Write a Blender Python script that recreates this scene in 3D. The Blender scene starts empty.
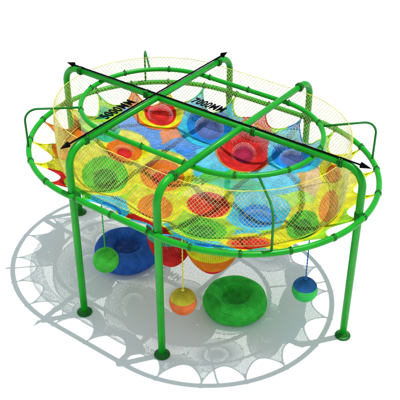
# Rainbow crochet climbing net on a green steel frame
WORLD, SUN = .60, 3.2
DISCS=[
 ('green_yellow',(-1.60,-1.00),(0.55,0.39),(0.71,-0.90),0.22,[(0.36, 'dgreen'), (0.68, 'green'), (1, 'yellow')]),
 ('orange_small',(-1.95,-0.01),(0.50,0.29),(0.38,-0.52),0.15,[(0.28, 'red'), (0.66, 'orange'), (1, 'yellow')]),
 ('orange_mid',(-0.74,-0.24),(0.58,0.30),(0.51,-0.70),0.22,[(0.33, 'red'), (0.7, 'orange'), (1, 'yellow')]),
 ('red_pink',(-2.17,1.49),(0.60,0.30),(0.35,-0.56),0.18,[(0.55, 'red'), (0.8, 'yellow'), (1, 'orange')]),
 ('blue_back',(-0.99,1.73),(0.78,0.19),(0.42,-0.72),0.2,[(0.42, 'indigo'), (0.66, 'blue'), (1, 'cyan')]),
 ('red_back',(0.16,1.39),(0.60,0.21),(0.42,-0.70),0.2,[(0.34, 'crimson'), (0.92, 'red'), (1, 'orange')]),
 ('blue_right',(1.15,1.72),(0.64,0.19),(0.29,-0.54),0.2,[(0.36, 'indigo'), (0.68, 'blue'), (1, 'cyan')]),
 ('orange_front',(-0.04,-1.32),(0.48,0.25),(0.50,-0.71),0.15,[(0.62, 'orange'), (1, 'yellow')]),
 ('red_front',(0.65,-0.56),(0.51,0.26),(0.33,-0.52),0.2,[(0.74, 'red'), (1, 'yellow')]),
 ('green_front',(1.15,-1.43),(0.51,0.31),(0.33,-0.51),0.1,[(0.42, 'dgreen'), (0.74, 'green'), (1, 'lime')]),
 ('blue_front',(1.60,-0.27),(0.55,0.33),(0.38,-0.61),0.2,[(0.56, 'blue'), (1, 'cyan')]),
 ('orange_low',(2.17,-1.41),(0.44,0.31),(0.24,-0.37),0.05,[(0.6, 'red'), (0.78, 'orange'), (1, 'yellow')]),
 ('green_right',(2.57,-0.28),(0.16,0.46),(0.48,-0.56),0.12,[(0.42, 'dgreen'), (0.74, 'green'), (1, 'yellow')]),
 ('orange_right',(2.68,0.48),(0.35,-0.08),(0.32,-0.85),0.1,[(0.62, 'orange'), (1, 'yellow')]),
 ('red_low',(0.53,-2.23),(0.63,-0.01),(0.23,-0.36),0.05,[(0.85, 'red'), (1, 'lime')]),
 ('cyan_low',(1.78,-2.07),(0.43,0.26),(0.18,-0.27),0.03,[(0.6, 'blue'), (1, 'cyan')]),
 ('cyan_left',(-0.38,-2.14),(0.52,-0.05),(0.24,-0.35),0.05,[(0.5, 'blue'), (1, 'cyan')]),
 ('mint_high',(-3.08,0.54),(0.33,0.35),(0.21,-0.28),0.12,[(0.55, 'mint'), (1, 'lime')]),
 ('mint_small',(-2.52,0.13),(0.18,0.22),(0.24,-0.27),0.1,[(1, 'mint')]),
 ('orange_left',(-2.86,-0.76),(0.19,0.21),(0.52,-0.67),0.1,[(0.6, 'brown'), (1, 'orange')]),
 ('yellow_right',(2.24,1.46),(0.28,0.06),(0.27,-0.47),0.08,[(0.55, 'orange'), (1, 'yellow')]),
]
SEEDS=[(-0.94,-0.85,'lime'),(-0.48,-1.23,'lime'),(0.61,-1.20,'lime'),(-2.38,-0.65,'lime'),(-1.44,0.06,'blue'),(0.74,0.25,'mint'),(1.79,-1.28,'cyan'),(1.76,0.33,'lime'),(2.15,-0.55,'lime'),(-0.78,0.40,'cyan'),(-0.36,-2.84,'lime'),(-1.94,0.84,'blue'),(-2.23,0.85,'blue'),(-2.52,0.79,'blue'),(-1.48,1.18,'orange'),(-3.08,0.03,'lime'),(-3.39,-0.04,'yellow'),(-3.19,-0.47,'orange'),(-2.23,-1.60,'yellow'),(-1.83,-2.05,'red'),(-1.59,-1.85,'lime'),(-1.12,-1.93,'green'),(-0.86,-1.86,'cyan'),(-1.42,-0.47,'blue'),(-1.51,-0.14,'blue'),(-0.97,1.00,'blue'),(-0.76,0.56,'blue'),(-0.31,0.64,'cyan'),(0.47,0.51,'green'),(0.93,1.01,'cyan'),(0.94,2.32,'blue'),(1.74,2.17,'lime'),(2.18,1.80,'yellow'),(2.00,1.15,'sand'),(1.54,0.79,'cyan'),(-0.01,-0.53,'lime'),(-0.73,-1.18,'lime'),(0.75,-1.69,'cyan'),(1.38,-0.88,'lime'),(1.84,-1.48,'mint'),(2.43,-0.83,'yellow'),(3.14,-0.51,'lime'),(1.31,-2.15,'cyan'),(-1.64,2.30,'mint'),(-0.75,2.25,'lime'),(0.06,2.21,'red'),(-3.37,1.01,'mint'),(-3.05,1.14,'lime'),(-2.72,1.28,'orange'),(-1.84,1.78,'yellow'),(0.53,2.38,'lime'),(-3.40,0.55,'lime'),(2.68,1.29,'yellow'),(0.23,0.78,'cyan'),]
import bpy, math, random
import numpy as np
from mathutils import Vector, Matrix
random.seed(7); rng = np.random.default_rng(7)
PI = math.pi
scene = bpy.context.scene
COL = scene.collection

# ------------------------------------------------------------------ materials
def nt(name):
    m = bpy.data.materials.new(name); m.use_nodes = True
    n = m.node_tree; n.nodes.clear()
    return m, n, n.nodes.new('ShaderNodeOutputMaterial')

def mat_thread(name, col, trans=.45, rough=.8):
    """soft knitted rope: diffuse with a little light coming through, colour uneven from dye lot to dye lot"""
    m, n, out = nt(name); L = n.links
    p = n.nodes.new('ShaderNodeBsdfPrincipled'); t = n.nodes.new('ShaderNodeBsdfTranslucent')
    mx = n.nodes.new('ShaderNodeMixShader'); mx.inputs[0].default_value = trans
    tc = n.nodes.new('ShaderNodeTexCoord')
    n1 = n.nodes.new('ShaderNodeTexNoise'); n1.inputs['Scale'].default_value = 5; n1.inputs['Detail'].default_value = 6
    L.new(tc.outputs['Object'], n1.inputs['Vector'])
    r = n.nodes.new('ShaderNodeValToRGB')
    r.color_ramp.elements[0].position = .32; r.color_ramp.elements[1].position = .68
    r.color_ramp.elements[0].color = tuple(c*.78 for c in col)+(1,)
    r.color_ramp.elements[1].color = tuple(min(1, c*1.15+.01) for c in col)+(1,)
    L.new(n1.outputs['Fac'], r.inputs[0])
    L.new(r.outputs[0], p.inputs['Base Color']); L.new(r.outputs[0], t.inputs['Color'])
    p.inputs['Roughness'].default_value = rough
    p.inputs['Specular IOR Level'].default_value = .25
    L.new(p.outputs[0], mx.inputs[1]); L.new(t.outputs[0], mx.inputs[2]); L.new(mx.outputs[0], out.inputs[0])
    return m

def mat_paint(name, col, rough=.32):
    m, n, out = nt(name); L = n.links
    p = n.nodes.new('ShaderNodeBsdfPrincipled'); p.inputs['Specular IOR Level'].default_value = .28
    tc = n.nodes.new('ShaderNodeTexCoord')
    a = n.nodes.new('ShaderNodeTexNoise'); a.inputs['Scale'].default_value = 3; a.inputs['Detail'].default_value = 5
    b = n.nodes.new('ShaderNodeTexNoise'); b.inputs['Scale'].default_value = 160
    L.new(tc.outputs['Object'], a.inputs['Vector']); L.new(tc.outputs['Object'], b.inputs['Vector'])
    r = n.nodes.new('ShaderNodeValToRGB')
    r.color_ramp.elements[0].position = .3; r.color_ramp.elements[1].position = .75
    r.color_ramp.elements[0].color = tuple(c*.85 for c in col)+(1,); r.color_ramp.elements[1].color = tuple(c*1.12 for c in col)+(1,)
    L.new(a.outputs['Fac'], r.inputs[0]); L.new(r.outputs[0], p.inputs['Base Color'])
    mr = n.nodes.new('ShaderNodeMapRange'); mr.inputs[3].default_value = rough-.06; mr.inputs[4].default_value = rough+.12
    L.new(a.outputs['Fac'], mr.inputs[0]); L.new(mr.outputs[0], p.inputs['Roughness'])
    bp = n.nodes.new('ShaderNodeBump'); bp.inputs['Strength'].default_value = .05; bp.inputs['Distance'].default_value = .01
    L.new(b.outputs['Fac'], bp.inputs['Height']); L.new(bp.outputs[0], p.inputs['Normal'])
    L.new(p.outputs[0], out.inputs[0])
    return m

def mat_knit(name, col, scale=42):
    """dense crochet on a solid form: rows of stitches as bump and a worn dye"""
    m, n, out = nt(name); L = n.links
    p = n.nodes.new('ShaderNodeBsdfPrincipled'); p.inputs['Roughness'].default_value = .85
    p.inputs['Specular IOR Level'].default_value = .2
    tc = n.nodes.new('ShaderNodeTexCoord')
    v = n.nodes.new('ShaderNodeTexVoronoi'); v.inputs['Scale'].default_value = scale
    w = n.nodes.new('ShaderNodeTexNoise'); w.inputs['Scale'].default_value = 6; w.inputs['Detail'].default_value = 8
    L.new(tc.outputs['Object'], v.inputs['Vector']); L.new(tc.outputs['Object'], w.inputs['Vector'])
    r = n.nodes.new('ShaderNodeValToRGB')
    r.color_ramp.elements[0].position = .3; r.color_ramp.elements[1].position = .7
    r.color_ramp.elements[0].color = tuple(c*.75 for c in col)+(1,); r.color_ramp.elements[1].color = tuple(min(1, c*1.2+.01) for c in col)+(1,)
    L.new(w.outputs['Fac'], r.inputs[0]); L.new(r.outputs[0], p.inputs['Base Color'])
    bp = n.nodes.new('ShaderNodeBump'); bp.inputs['Strength'].default_value = .6; bp.inputs['Distance'].default_value = .01; bp.invert = True
    L.new(v.outputs['Distance'], bp.inputs['Height']); L.new(bp.outputs[0], p.inputs['Normal'])
    L.new(p.outputs[0], out.inputs[0])
    return m

def mat_plain(name, col, rough=.6):
    m, n, out = nt(name)
    p = n.nodes.new('ShaderNodeBsdfPrincipled'); p.inputs['Roughness'].default_value = rough
    tc = n.nodes.new('ShaderNodeTexCoord'); a = n.nodes.new('ShaderNodeTexNoise'); a.inputs['Scale'].default_value = 30
    r = n.nodes.new('ShaderNodeValToRGB')
    r.color_ramp.elements[0].color = tuple(c*.95 for c in col)+(1,); r.color_ramp.elements[1].color = tuple(c*1.0 for c in col)+(1,)
    n.links.new(tc.outputs['Object'], a.inputs['Vector']); n.links.new(a.outputs['Fac'], r.inputs[0])
    n.links.new(r.outputs[0], p.inputs['Base Color']); n.links.new(p.outputs[0], out.inputs[0])
    return m

PAL = dict(yellow=(.95,.87,.015), orange=(.96,.27,.008), red=(.80,.025,.02), crimson=(.55,.02,.09), lime=(.50,.85,.03),
           green=(.08,.66,.03), dgreen=(.015,.32,.03), mint=(.06,.66,.36), cyan=(.07,.70,.90), blue=(.015,.34,.84),
           indigo=(.15,.24,.60), sand=(.86,.62,.25), brown=(.75,.28,.03))
TH = {k: mat_thread('thread_'+k, v) for k, v in PAL.items()}
TN = list(PAL)
M_FENCE = mat_thread('thread_guard', (1,.97,.50), .5)
M_FENCE2 = mat_thread('thread_guard_orange', (1,.84,.28), .5)
M_EDGE = mat_thread('rope_edge_yellow', (1,.86,.16), .4)
M_GREEN = mat_paint('paint_green', (.001,.32,.008))
M_DARK = mat_paint('paint_dark_green', (.001,.13,.004), .4)
M_HANG = mat_paint('paint_deep_green', (.002,.17,.012), .4)
M_BLACK = mat_plain('print_black', (.002,.002,.002))
M_BLACK.node_tree.nodes['Principled BSDF'].inputs['Specular IOR Level'].default_value = .05

# ------------------------------------------------------------------ object helpers
def link(name, me, parent=None, label=None):
    o = bpy.data.objects.new(name, me); COL.objects.link(o)
    if parent: o.parent = parent
    if label: o['label'] = label
    return o
def thing(name, label, cat, loc=(0,0,0), group=None):
    o = bpy.data.objects.new(name, None); COL.objects.link(o); o.location = loc
    o['label'] = label; o['category'] = cat; o.empty_display_size = .2
    if group: o['group'] = group
    return o
def mesh(name, V, F, mats, mi=None, smooth=True):
    me = bpy.data.meshes.new(name)
    V = np.asarray(V, np.float32); F = np.asarray(F, np.int32)
    me.vertices.add(len(V)); me.vertices.foreach_set('co', V.ravel())
    k = F.shape[1]
    me.loops.add(F.size); me.loops.foreach_set('vertex_index', F.ravel())
    me.polygons.add(len(F)); me.polygons.foreach_set('loop_start', np.arange(0, F.size, k, dtype=np.int32))
    for m in (mats if isinstance(mats, (list, tuple)) else [mats]): me.materials.append(m)
    if mi is not None: me.polygons.foreach_set('material_index', np.asarray(mi, np.int32))
    me.update(calc_edges=True); me.validate()
    if smooth: me.polygons.foreach_set('use_smooth', np.ones(len(me.polygons), bool))
    return me
def pymesh(name, V, F, mat, smooth=True):
    me = bpy.data.meshes.new(name); me.from_pydata([tuple(v) for v in V], [], F); me.materials.append(mat)
    me.update()
    if smooth:
        for p in me.polygons: p.use_smooth = len(p.vertices) <= 4
    return me

def tube(P, r, n=12, closed=False, caps=True):
    """swept tube along points P with parallel transport; returns V, F"""
    P = [Vector(p) for p in P]; N = len(P); V = []; F = []
    rr = r if hasattr(r, '__len__') else [r]*N
    def tan(i):
        a = P[(i-1) % N] if (closed or i > 0) else P[i]; b = P[(i+1) % N] if (closed or i < N-1) else P[i]
        return (b-a).normalized()
    t = tan(0); u = t.orthogonal().normalized()
    if closed: u = Vector((0,0,1)) - t*t.z; u.normalize()
    for i in range(N):
        t2 = tan(i); u = (u - t2*u.dot(t2)).normalized(); w = t2.cross(u)
        for k in range(n):
            a = 2*PI*k/n; V.append(P[i]+(u*math.cos(a)+w*math.sin(a))*rr[i])
    for i in range(N if closed else N-1):
        j = (i+1) % N
        for k in range(n):
            l = (k+1) % n; F.append((i*n+k, i*n+l, j*n+l, j*n+k))
    if caps and not closed:
        F.append(tuple(range(n))[::-1]); F.append(tuple(range((N-1)*n, N*n)))
    return V, F
def merge(parts):
    V = []; F = []
    for v, f in parts:
        o = len(V); V += list(v); F += [tuple(i+o for i in q) for q in f]
    return V, F
def lathe(prof, n=32, c=(0,0,0)):
    V = []; F = []
    for r, z in prof:
        for k in range(n):
            a = 2*PI*k/n; V.append((c[0]+r*math.cos(a), c[1]+r*math.sin(a), c[2]+z))
    for i in range(len(prof)-1):
        for k in range(n):
            l = (k+1) % n; F.append((i*n+k, i*n+l, (i+1)*n+l, (i+1)*n+k))
    F.append(tuple(range(n))[::-1]); F.append(tuple(range((len(prof)-1)*n, len(prof)*n)))
    return V, F
def fillet(pts, rad, seg=8):
    pts = [Vector(p) for p in pts]; out = [pts[0]]
    for i in range(1, len(pts)-1):
        a, b, c = pts[i-1], pts[i], pts[i+1]; d1 = (a-b).normalized(); d2 = (c-b).normalized()
        R = rad[i-1] if hasattr(rad, '__len__') else rad
        ang = d1.angle(d2); t = R/math.tan(ang/2)
        cen = b+(d1+d2).normalized()*(R/math.sin(ang/2)); s = b+d1*t-cen; e = b+d2*t-cen
        for k in range(seg+1):
            out.append(cen+s.slerp(e, k/seg).normalized()*R if False else cen+(s.normalized().slerp(e.normalized(), k/seg))*R)
    out.append(pts[-1]); return out

def threads(A, B, r, ns=3):
    """many short straight thread pieces A->B as ns-sided tubes (numpy); returns V, F (ns quads per piece)"""
    A = np.asarray(A, float); B = np.asarray(B, float); d = B-A
    L = np.linalg.norm(d, axis=1, keepdims=True); d /= np.maximum(L, 1e-9)
    A = A-d*r*.5; B = B+d*r*.5
    up = np.where(np.abs(d[:, 2:3]) > .9, np.array([[1., 0, 0]]), np.array([[0, 0, 1.]]))
    u = np.cross(d, up); u /= np.linalg.norm(u, axis=1, keepdims=True); w = np.cross(u, d)
    n = len(A); V = np.zeros((n, 2*ns, 3)); rr = np.asarray(r).reshape(-1, 1) if hasattr(r, '__len__') else r
    for k in range(ns):
        a = 2*PI*k/ns + PI/2; off = (u*math.cos(a)+w*math.sin(a))*rr
        V[:, k] = A+off; V[:, ns+k] = B+off
    base = np.arange(n)[:, None]*2*ns
    F = np.stack([base+np.array([[k, (k+1) % ns, ns+(k+1) % ns, ns+k]]) for k in range(ns)], 1)
    return V.reshape(-1, 3), F.reshape(-1, 4)

# ------------------------------------------------------------------ stadium geometry
def sd(x, y, hl, hw):
    ax = np.maximum(np.abs(x)-(hl-hw), 0); return np.hypot(ax, y)-hw
def perim(hl, hw): return 2*PI*hw+4*(hl-hw)
def stad_pt(s, hl, hw):
    """point at arclength s, starting at (hl,0) going counter-clockwise"""
    c = hl-hw; P = perim(hl, hw); s = s % P; q = PI*hw/2
    if s < q: a = s/hw; return (c+hw*math.cos(a), hw*math.sin(a))
    s -= q
    if s < 2*c: return (c-s, hw)
    s -= 2*c
    if s < 2*q: a = PI/2+s/hw; return (-c+hw*math.cos(a), hw*math.sin(a))
    s -= 2*q
    if s < 2*c: return (-c+s, -hw)
    s -= 2*c; a = -PI/2+s/hw; return (c+hw*math.cos(a), hw*math.sin(a))
OHL, OHW, OZ = 3.6, 2.57, 2.87      # outer ring
THL, THW, TZ = 2.5, 1.5, 3.70       # top ring
H = 3.8
def sparam(x, y):
    """normalised arclength 0..1 of the foot of (x,y) on the outer ring (vectorised)"""
    c = OHL-OHW; q = PI*OHW/2; P = perim(OHL, OHW)
    xr = np.clip(x, -c, c); a = np.arctan2(y, x-xr)
    s = np.where(x > c, np.where(y >= 0, a*OHW, P+a*OHW),
        np.where(x < -c, q+2*c+(np.mod(a, 2*PI)-PI/2)*OHW,
        np.where(y >= 0, q+(c-x), q+2*c+2*q+(x+c))))
    return np.mod(s, P)/P
NT = 24
def scallop(x, y):
    u = np.mod(sparam(x, y)*NT, 1.); return .06+.40*np.sin(PI*u)**.62
def inset(x, y): return -sd(x, y, OHL, OHW)
def base_z(x, y):
    q = np.clip(inset(x, y)/2.1, 0, 1); return OZ-.57*np.sin(q*PI/2)**.8

# ------------------------------------------------------------------ play frame
frame = thing('play_frame', 'bright green tube frame, six bent posts carrying a wide ring and a smaller top ring', 'climbing frame')
PB = [((-1,-2.5), (-1,2.5)), ((1,-2.5), (1,2.5)), ((-3.5,0), (3.5,0))]
foot_prof = [(.15,0),(.155,.012),(.15,.026),(.13,.034),(.085,.05),(.083,.075),(.07,.082)]
def add_post(x, y):
    d = Vector((-x, -y, 0)) if abs(x) > 2 else Vector((0, -y, 0)); d.normalize()
    top = Vector((x, y, H))
    P = fillet([(x, y, .03), (x, y, H), tuple(top+d*.44)], .36, 12)
    # a few intermediate rings keep the long shaft smooth
    V, F = tube(P, .07, 20)
    po = link('post', pymesh('post', V, F, M_GREEN), frame)
    V, F = lathe(foot_prof, 28, (x, y, .004))
    b = link('base_plate', pymesh('base_plate', V, F, M_DARK), po)
    # collar clamping the outer ring to the post
    o = -d*.075
    V, F = tube([(x, y, OZ-.06), (x, y, OZ+.06)], .082, 20)
    link('collar', pymesh('collar', V, F, M_DARK), po)
    return top+d*.44
def flange(p, d, parent, r=.088, w=.035):
    p = Vector(p); d = Vector(d).normalized(); s = []
    for k in (-1, 1):
        s.append(tube([p+d*(k*.022-w/2), p+d*(k*.022-w/2+.006), p+d*(k*.022+w/2-.006), p+d*(k*.022+w/2)], [r*.8, r, r, r*.8], 18))
    u = d.cross(Vector((0,0,1)))
    for k in range(4):
        a = PI/4+k*PI/2; q = p+(u*math.cos(a)+Vector((0,0,1))*math.sin(a))*(r-.006)
        s.append(tube([q-d*.05, q+d*.05], .011, 6))
    V, F = merge(s); return link('flange', pymesh('flange', V, F, M_DARK), parent)
for n, (a, b) in enumerate(PB):
    A = add_post(*a); B = add_post(*b); d = (B-A).normalized()
    V, F = tube([A+d*.003, B-d*.003], .062 if n < 2 else .060, 20)
    bm_ = link('beam', pymesh('beam', V, F, M_GREEN), frame)
    flange(A+d*.01, d, bm_); flange(B-d*.01, d, bm_)
    if n == 2:
        for x in (-1.26, 1.26): flange((x, 0, H), d, bm_)

def ring(name, hl, hw, z, r):
    P = perim(hl, hw); n = 200
    V, F = tube([(*stad_pt(P*i/n, hl, hw), z) for i in range(n)], r, 16, closed=True)
    return link(name, pymesh(name, V, F, M_GREEN), frame)
oring = ring('outer_ring', OHL, OHW, OZ, .055)
tring = ring('top_ring', THL, THW, TZ, .047)
def tie(s, hl, hw, z, r, parent, w=.03):
    P = perim(hl, hw); a = Vector((*stad_pt(s-.01, hl, hw), z)); b = Vector((*stad_pt(s+.01, hl, hw), z)); c = (a+b)/2; d = (b-a).normalized()
    nrm = d.cross(Vector((0,0,1))).normalized()
    parts = [tube([c-d*w, c-d*(w-.006), c+d*(w-.006), c+d*w], [r*1.02, r*1.2, r*1.2, r*1.02], 16),
             tube([c+Vector((0,0,r)), c+Vector((0,0,r+.035))], .014, 8)]
    V, F = merge(parts); link('tie_clamp', pymesh('tie_clamp', V, F, M_DARK), parent)
OP = perim(OHL, OHW); TP = perim(THL, THW)
for k in range(NT): tie(OP*k/NT, OHL, OHW, OZ, .055, oring)
for k in range(14): tie(TP*(k+.35)/14, THL, THW, TZ, .047, tring)
# brackets joining the two rings at the four corners
for sx in (-1, 1):
    for sy in (-1, 1):
        c = math.cos(PI/4); o = Vector((sx*(OHL-OHW+OHW*c), sy*OHW*c, OZ)); t = Vector((sx*(THL-THW+THW*c), sy*THW*c, TZ))
        V, F = tube(fillet([o+Vector((0,0,.03)), Vector((o.x, o.y, TZ+.03)), t+Vector((0,0,.0))], .26, 10), .022, 12)
        link('bracket', pymesh('bracket', V, F, M_HANG), frame)

# ------------------------------------------------------------------ rainbow crochet net
net = thing('crochet_net', 'rainbow crochet play net slung like a scalloped bowl from the green outer ring', 'play net', (0, 0, 2.2))
IN = net.location.copy()
DS = []
for nm, c, U, Vv, dep, bands in DISCS:
    Mx = np.array([[U[0], Vv[0]], [U[1], Vv[1]]]); DS.append((nm, np.array(c), Mx, np.linalg.inv(Mx), dep, bands))
def dnorm(i, x, y):
    _, c, _, Mi, _, _ = DS[i]; a = Mi@np.stack([x-c[0], y-c[1]]); return np.hypot(a[0], a[1])
def dall(x, y): return np.stack([dnorm(i, x, y) for i in range(len(DS))])
def net_z(x, y):
    z = base_z(x, y); r = dall(x, y)
    sag = np.zeros_like(z)
    for i in range(len(DS)): sag = np.maximum(sag, DS[i][4]*np.clip(1-r[i]**2, 0, 1)**1.3)
    return z-sag+.012*np.sin(x*5.1+1)*np.cos(y*4.3)
SC = np.array([(a, b) for a, b, _ in SEEDS]); SI = [TN.index(c) for _, _, c in SEEDS]
def field_mat(x, y):
    jx = x+.05*np.sin(y*9)+.03*np.sin(x*17); jy = y+.05*np.sin(x*8+1)+.03*np.cos(y*15)
    d = (jx[:, None]-SC[None, :, 0])**2+(jy[:, None]-SC[None, :, 1])**2
    return np.array(SI)[d.argmin(1)]
def off(V): return V-np.array([[IN.x, IN.y, IN.z]])
def net_obj(name, A, B, mi, r, parent, label=None, ns=3, o=off):
    V, F = threads(A, B, r, ns)
    used = sorted(set(mi.tolist())); rem = np.zeros(len(TN), int)
    for k, u in enumerate(used): rem[u] = k
    me = mesh(name, o(V), F, [TH[TN[u]] for u in used], np.repeat(rem[mi], ns))
    return link(name, me, parent, label)

# field of diamond mesh between the round pockets
c_ = .0205; n_ = int(4.2/c_)
I, J = np.meshgrid(np.arange(-n_, n_+1), np.arange(-n_, n_+1), indexing='ij')
X = (I+J)*c_; Y = (I-J)*c_
X = X+rng.normal(0, .0018, X.shape); Y = Y+rng.normal(0, .0018, Y.shape)
near = (np.abs(X) < 3.7) & (np.abs(Y) < 2.65)
ok = np.zeros(X.shape, bool); Z = np.zeros(X.shape)
xs, ys = X[near], Y[near]
ok[near] = (inset(xs, ys) > scallop(xs, ys)) & (dall(xs, ys).min(0) > .955)
Z[near] = net_z(xs, ys)
A = []; B = []
for di, dj in ((1, 0), (0, 1)):
    e = ok[:X.shape[0]-di, :X.shape[1]-dj] & ok[di:, dj:]
    a = np.stack([g[:X.shape[0]-di, :X.shape[1]-dj][e] for g in (X, Y, Z)], 1)
    b = np.stack([g[di:, dj:][e] for g in (X, Y, Z)], 1); A.append(a); B.append(b)
A = np.concatenate(A); B = np.concatenate(B); mid = (A+B)/2
net_obj('net_field', A, B, field_mat(mid[:, 0], mid[:, 1]), .0079, net)

LBL = dict(green_yellow='green pocket with dark centre and yellow rim', red_back='large red pocket below the crossing beams')
for i, (nm, c, Mx, Mi, dep, bands) in enumerate(DS):
    sv = np.linalg.svd(Mx)[1]; nr = max(4, int(sv[0]/.024)); nsp = max(24, int(2*PI*math.sqrt(sv[0]*sv[1])/.032))
    rr = np.linspace(.012, 1., nr); aa = np.arange(nsp)*2*PI/nsp
    R, Aa = np.meshgrid(rr, aa, indexing='ij')
    loc = np.stack([R*np.cos(Aa), R*np.sin(Aa)]).reshape(2, -1)
    p = Mx@loc; x = p[0]+c[0]+rng.normal(0, .0015, p.shape[1]); y = p[1]+c[1]+rng.normal(0, .0015, p.shape[1])
    dd = dall(x, y); keep = (dd[i] <= dd.min(0)+.03) & (inset(x, y) > scallop(x, y))
    z = net_z(x, y); P3 = np.stack([x, y, z], 1).reshape(nr, nsp, 3); K = keep.reshape(nr, nsp); RR = R
    A = []; B = []; rm = []
    def addp(i0, j0, i1, j1, e):
        A.append(P3[i0, j0][e]); B.append(P3[i1, j1][e]); rm.append(((RR[i0, j0]+RR[i1, j1])/2)[e])
    Ii, Jj = np.meshgrid(np.arange(nr), np.arange(nsp), indexing='ij'); Jn = (Jj+1) % nsp
    e = K[Ii, Jj] & K[Ii, Jn]; addp(Ii, Jj, Ii, Jn, e)
    I2 = Ii[:-1]; J2 = Jj[:-1]; thin = (I2 > nr*.4) | (J2 % 2 == 0); e = K[I2, J2] & K[I2+1, J2] & thin; addp(I2, J2, I2+1, J2, e)
    A = np.concatenate(A); B = np.concatenate(B); rm = np.concatenate(rm)
    if len(A) < 20: continue
    mi = np.full(len(A), TN.index(bands[-1][1]))
    for f, col in reversed(bands): mi[rm <= f+.001] = TN.index(col)
    words = ' and '.join(dict.fromkeys(b[1].replace('dgreen', 'dark green') for b in bands))
    net_obj('net_pocket', A, B, mi, .0088, net, words+' round crochet pocket')

# rope along the scalloped edge, and the cords from its tips to the ring
n = 24*28; pts = []
for k in range(n):
    s = OP*k/n; px, py = stad_pt(s, OHL, OHW); q = stad_pt(s, OHL-1, OHW-1)
    d = np.array([q[0]-px, q[1]-py]);
    # inward normal of the ring at s
    t0 = np.array(stad_pt(s-.01, OHL, OHW)); t1 = np.array(stad_pt(s+.01, OHL, OHW)); t = (t1-t0)/np.linalg.norm(t1-t0); nn = np.array([-t[1], t[0]])
    u = (k/n*NT) % 1.; e = .06+.40*math.sin(PI*u)**.62
    x = px+nn[0]*e; y = py+nn[1]*e; pts.append((x, y, float(net_z(np.array([x]), np.array([y]))[0])))
pts = np.array(pts); nx = np.roll(pts, -1, 0); md = (pts+nx)/2
net_obj('edge_rope', pts, nx, field_mat(md[:, 0], md[:, 1]), .016, net, ns=6)
cords = []
for k in range(NT):
    s = OP*k/NT; px, py = stad_pt(s, OHL, OHW)
    t0 = np.array(stad_pt(s-.01, OHL, OHW)); t1 = np.array(stad_pt(s+.01, OHL, OHW)); t = (t1-t0)/np.linalg.norm(t1-t0); nn = np.array([-t[1], t[0]])
    P = []
    for q in range(8):
        e = .045+.16*q/7; x = px+nn[0]*e; y = py+nn[1]*e
        P.append(Vector((x, y, float(net_z(np.array([x]), np.array([y]))[0])+.006))-IN)
    V, F = tube(P, .009, 6); link('tie_cord', pymesh('tie_cord', V, F, M_DARK), net)
# two deep drop pockets that show below the outer ring
def drop_pocket(cx, cy, zt, zb, R, pr, pz, bands, label):
    nr, nsp = 46, 84; A = []; B = []; mm = []
    P = np.zeros((nr, nsp, 3))
    for i in range(nr):
        t = i/(nr-1); r = R*math.sin((t*.98+.02)*PI/2)**pr; z = zb+(zt-zb)*t**pz
        for j in range(nsp):
            a = 2*PI*j/nsp; P[i, j] = (cx+r*math.cos(a), cy+r*math.sin(a), z)
    for i in range(nr):
        t = i/(nr-1); c = next(b[1] for b in bands if t <= b[0]+.001)
        A.append(P[i]); B.append(np.roll(P[i], -1, 0)); mm += [TN.index(c)]*nsp
        if i < nr-1: A.append(P[i]); B.append(P[i+1]); mm += [TN.index(c)]*nsp
    net_obj('drop_pocket', np.concatenate(A), np.concatenate(B), np.array(mm), .0080, net, label)
drop_pocket(.47, -1.50, 2.18, 1.30, .45, .8, 1.4, [(.9, 'red'), (1, 'mint')], 'deep red pocket hanging below the ring')
drop_pocket(1.22, -1.20, 2.16, 1.28, .54, .9, 1.25, [(.38, 'red'), (.74, 'orange'), (1, 'yellow')], 'deep orange and yellow pocket hanging below the ring')

# ------------------------------------------------------------------ safety net wall
guard = thing('safety_net', 'pale yellow diamond mesh safety net standing as an oval wall inside the outer ring', 'net', (0, 0, 2.5))
GHL, GHW, GT = 3.02, 2.02, 3.74; GP = perim(GHL, GHW); GO = np.array([[0, 0, 2.5]])
nc = 216; nrw = 25
def gz(k, x, y):
    zb = float(base_z(np.array([x]), np.array([y]))[0])+.01; f = k/(nrw-1)
    return zb+(GT-zb)*f
P = np.zeros((nrw, nc*2, 3))
for j in range(nc*2):
    s = GP*j/(nc*2)
    for k in range(nrw):
        b = .02*math.sin(PI*k/(nrw-1))
        x, y = stad_pt(s, GHL, GHW); x *= 1+b*.2; y *= 1+b
        x += random.gauss(0, .002); y += random.gauss(0, .002)
        P[k, j] = (x, y, gz(k, x, y)+random.gauss(0, .002))
A = []; B = []; mi = []
for k in range(nrw-1):
    for j in range(nc*2):
        if (j+k) % 2: continue
        for dj in (-1, 1):
            A.append(P[k, j]); B.append(P[k+1, (j+dj) % (nc*2)]); mi.append(0 if dj > 0 else 1)
V, F = threads(A, B, .0037, 4)
link('netting', mesh('netting', V-GO, F, [M_FENCE, M_FENCE2], np.repeat(mi, 4)), guard)
for kk, nm in ((nrw-1, 'top_rope'), (0, 'bottom_rope')):
    V, F = tube([tuple(P[kk, j]-GO[0]) for j in range(0, nc*2, 2)], .0065, 8, closed=True)
    link(nm, pymesh(nm, V, F, M_EDGE), guard)

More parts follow.
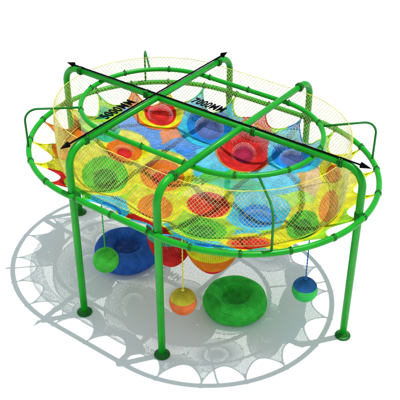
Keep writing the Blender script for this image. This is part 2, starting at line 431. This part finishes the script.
# ------------------------------------------------------------------ hanging balls
def sphere_part(R, t0, t1, n=40, m=26, ridge=.0):
    """band of a sphere from polar angle t0 to t1 with crochet ridges"""
    pr = []
    for i in range(m+1):
        t = t0+(t1-t0)*i/m; r = R*(1+ridge*math.sin(t*46)); pr.append((max(.002, r*math.sin(t)), r*math.cos(t)))
    return lathe(pr, n)
def ball(x, y, z, R, colb, colc, cut, ropecol, label):
    t = thing('hanging_ball', label, 'ball', (x, y, z), 'crochet balls hanging under the net')
    V, F = sphere_part(R, cut, PI, ridge=.006, m=90); link('shell', pymesh('shell', V, F, colb), t)
    if colc:
        V, F = sphere_part(R*1.012, .02, cut+.02, ridge=.008, m=70); link('cap', pymesh('cap', V, F, colc), t)
    zt = float(net_z(np.array([x]), np.array([y]))[0])
    n = 60; st = []
    for s in (0, PI):
        st.append(tube([(.008*math.cos(k*.9+s), .008*math.sin(k*.9+s), R*.98+(zt-z-R*.98)*k/n) for k in range(n+1)], .0075, 6))
    V, F = merge(st); link('rope', pymesh('rope', V, F, ropecol), t)
    V, F = lathe([(.012,0),(.03,.01),(.034,.03),(.022,.05),(.01,.06)], 14, (0,0,R*.985)); link('knot', pymesh('knot', V, F, ropecol), t)
    return t
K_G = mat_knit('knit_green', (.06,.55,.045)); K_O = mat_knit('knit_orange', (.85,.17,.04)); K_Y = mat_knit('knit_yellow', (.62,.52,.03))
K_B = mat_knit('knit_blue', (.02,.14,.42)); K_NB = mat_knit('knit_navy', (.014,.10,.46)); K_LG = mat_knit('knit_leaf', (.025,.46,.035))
ball(-1.12, -1.66, .75, .265, K_G, None, .02, K_LG, 'plain bright green crochet ball hanging on a green cord beside the blue ring cushion')
ball(.92, -1.73, .75, .265, K_O, K_Y, PI*.37, mat_knit('knit_cord_yellow', (.72,.66,.08)), 'orange crochet ball with a yellow cap hanging beside the green ring cushion')
ball(2.62, -.06, .77, .25, mat_knit('knit_green_b', (.04,.55,.10)), K_B, PI*.36, K_B, 'green crochet ball with a blue cap hanging under the right end of the frame')

# ------------------------------------------------------------------ ring cushions
def cushion(x, y, R, Ht, m, m2, label):
    t = thing('ring_cushion', label, 'cushion', (x, y, .004), 'crochet ring cushions on the ground')
    hr = Ht/2; c = .69*R; w = R-c; N = 110; prof = []
    # outer wall from the underside, over the top, down into the hollow
    for i in range(N+1):
        a = -PI/2+(PI*1.42)*i/N
        r = c+w*math.cos(a); z = hr+hr*math.sin(a)
        k = 1+.010*math.sin(i*1.4)
        prof.append((c+(r-c)*k, hr+(z-hr)*k))
    n = 72; V, F = lathe(prof, n); 
    VV = []
    for i, v in enumerate(V):
        a = 2*PI*(i % n)/n; q = 1+.012*math.sin(a*3+x)+.008*math.sin(a*7)
        VV.append((v[0]*q, v[1]*q, max(0, v[2]*(1+.02*math.sin(a*2+1)))))
    F = F[:-2]
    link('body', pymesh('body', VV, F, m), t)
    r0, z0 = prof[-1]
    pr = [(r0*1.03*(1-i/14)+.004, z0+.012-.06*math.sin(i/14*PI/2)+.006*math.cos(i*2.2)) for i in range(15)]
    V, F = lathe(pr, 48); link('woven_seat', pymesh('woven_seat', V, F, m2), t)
    return t
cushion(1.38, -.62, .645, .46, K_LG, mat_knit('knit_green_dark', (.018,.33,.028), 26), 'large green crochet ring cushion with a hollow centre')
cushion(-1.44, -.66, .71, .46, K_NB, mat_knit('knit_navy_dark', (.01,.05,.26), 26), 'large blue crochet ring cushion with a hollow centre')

# ------------------------------------------------------------------ dimension markers lying along two beams
def marker(p, q, text, size, tpos, tang, label):
    p = Vector(p); q = Vector(q); c = (p+q)/2; d = (q-p).normalized(); s = d.cross(Vector((0,0,1)))
    t = thing('dimension_marker', label, 'dimension marker', c, 'dimension markers on the beams')
    V, F = tube([p-c+d*.17, q-c-d*.17], .016, 8); link('line', pymesh('line', V, F, M_BLACK), t)
    for e, dd in ((p, d), (q, -d)):
        V, F = tube([e-c, e-c+dd*.2], [.002, .055], 16); link('arrowhead', pymesh('arrowhead', V, F, M_BLACK), t)
    cu = bpy.data.curves.new('lettering', 'FONT'); cu.body = text; cu.size = size; cu.extrude = .004; cu.offset = .008
    cu.space_character = 1.1
    tmp = bpy.data.objects.new('tmp', cu); COL.objects.link(tmp)
    dg = bpy.context.evaluated_depsgraph_get(); me = bpy.data.meshes.new_from_object(tmp.evaluated_get(dg))
    bpy.data.objects.remove(tmp); me.materials.clear(); me.materials.append(M_BLACK)
    o = link('lettering', me, t); o.location = Vector(tpos)-c; o.rotation_euler = (0, 0, tang); o.scale = (.74 if tang else .64, 1, 1)
    return t
AZ = H+.082
marker((-3.44, 0, AZ), (3.62, 0, AZ), '7000MM', .30, (-.28, .12, AZ), 0, 'black arrow along the long beam lettered 7000MM')
marker((-1, -2.67, AZ+.02), (-1, 2.40, AZ+.02), '5000MM', .30, (-1.10, -1.36, AZ), PI/2, 'black arrow along the short left beam lettered 5000MM')

# ------------------------------------------------------------------ ground
gm, n, out = nt('white_floor'); p = n.nodes.new('ShaderNodeBsdfPrincipled'); p.inputs['Roughness'].default_value = .9
p.inputs['Specular IOR Level'].default_value = .1
tc = n.nodes.new('ShaderNodeTexCoord'); a = n.nodes.new('ShaderNodeTexNoise'); a.inputs['Scale'].default_value = 1.5; a.inputs['Detail'].default_value = 6
r = n.nodes.new('ShaderNodeValToRGB'); r.color_ramp.elements[0].color = (.86,.865,.87,1); r.color_ramp.elements[1].color = (.90,.90,.90,1)
n.links.new(tc.outputs['Object'], a.inputs['Vector']); n.links.new(a.outputs['Fac'], r.inputs[0]); n.links.new(r.outputs[0], p.inputs['Base Color']); n.links.new(p.outputs[0], out.inputs[0])
g = link('ground', pymesh('ground', [(-60,-60,0),(60,-60,0),(60,60,0),(-60,60,0)], [(0,1,2,3)], gm, False)); g['kind'] = 'structure'

# ------------------------------------------------------------------ light and camera
w = bpy.data.worlds.new('World'); scene.world = w; w.use_nodes = True
bg = w.node_tree.nodes['Background']; bg.inputs[0].default_value = (.78,.90,1.0,1); bg.inputs[1].default_value = WORLD
sl = bpy.data.lights.new('sun', 'SUN'); sl.energy = SUN; sl.angle = math.radians(.5); sl.color = (1, .985, .95)
so = bpy.data.objects.new('sun', sl); COL.objects.link(so); so.location = (4, 5, 20)
so.rotation_euler = Vector((.40, .55, 2.87)).to_track_quat('Z', 'Y').to_euler()
cam = bpy.data.cameras.new('camera'); co = bpy.data.objects.new('camera', cam); COL.objects.link(co); scene.camera = co
cam.sensor_width = 36; cam.lens = 36*816.2/400; cam.clip_end = 500
yaw, pit = 2.20869525, .598514169
co.location = (8.20883654, -11.0183287, 11.1485455)
f = Vector((math.cos(pit)*math.cos(yaw), math.cos(pit)*math.sin(yaw), -math.sin(pit)))
co.rotation_euler = f.to_track_quat('-Z', 'Y').to_euler()
scene.view_settings.view_transform = 'Standard'; scene.view_settings.look = 'None'
scene.view_settings.exposure = .22; scene.view_settings.gamma = 1
scene.cycles.max_bounces = 8; scene.cycles.transparent_max_bounces = 16
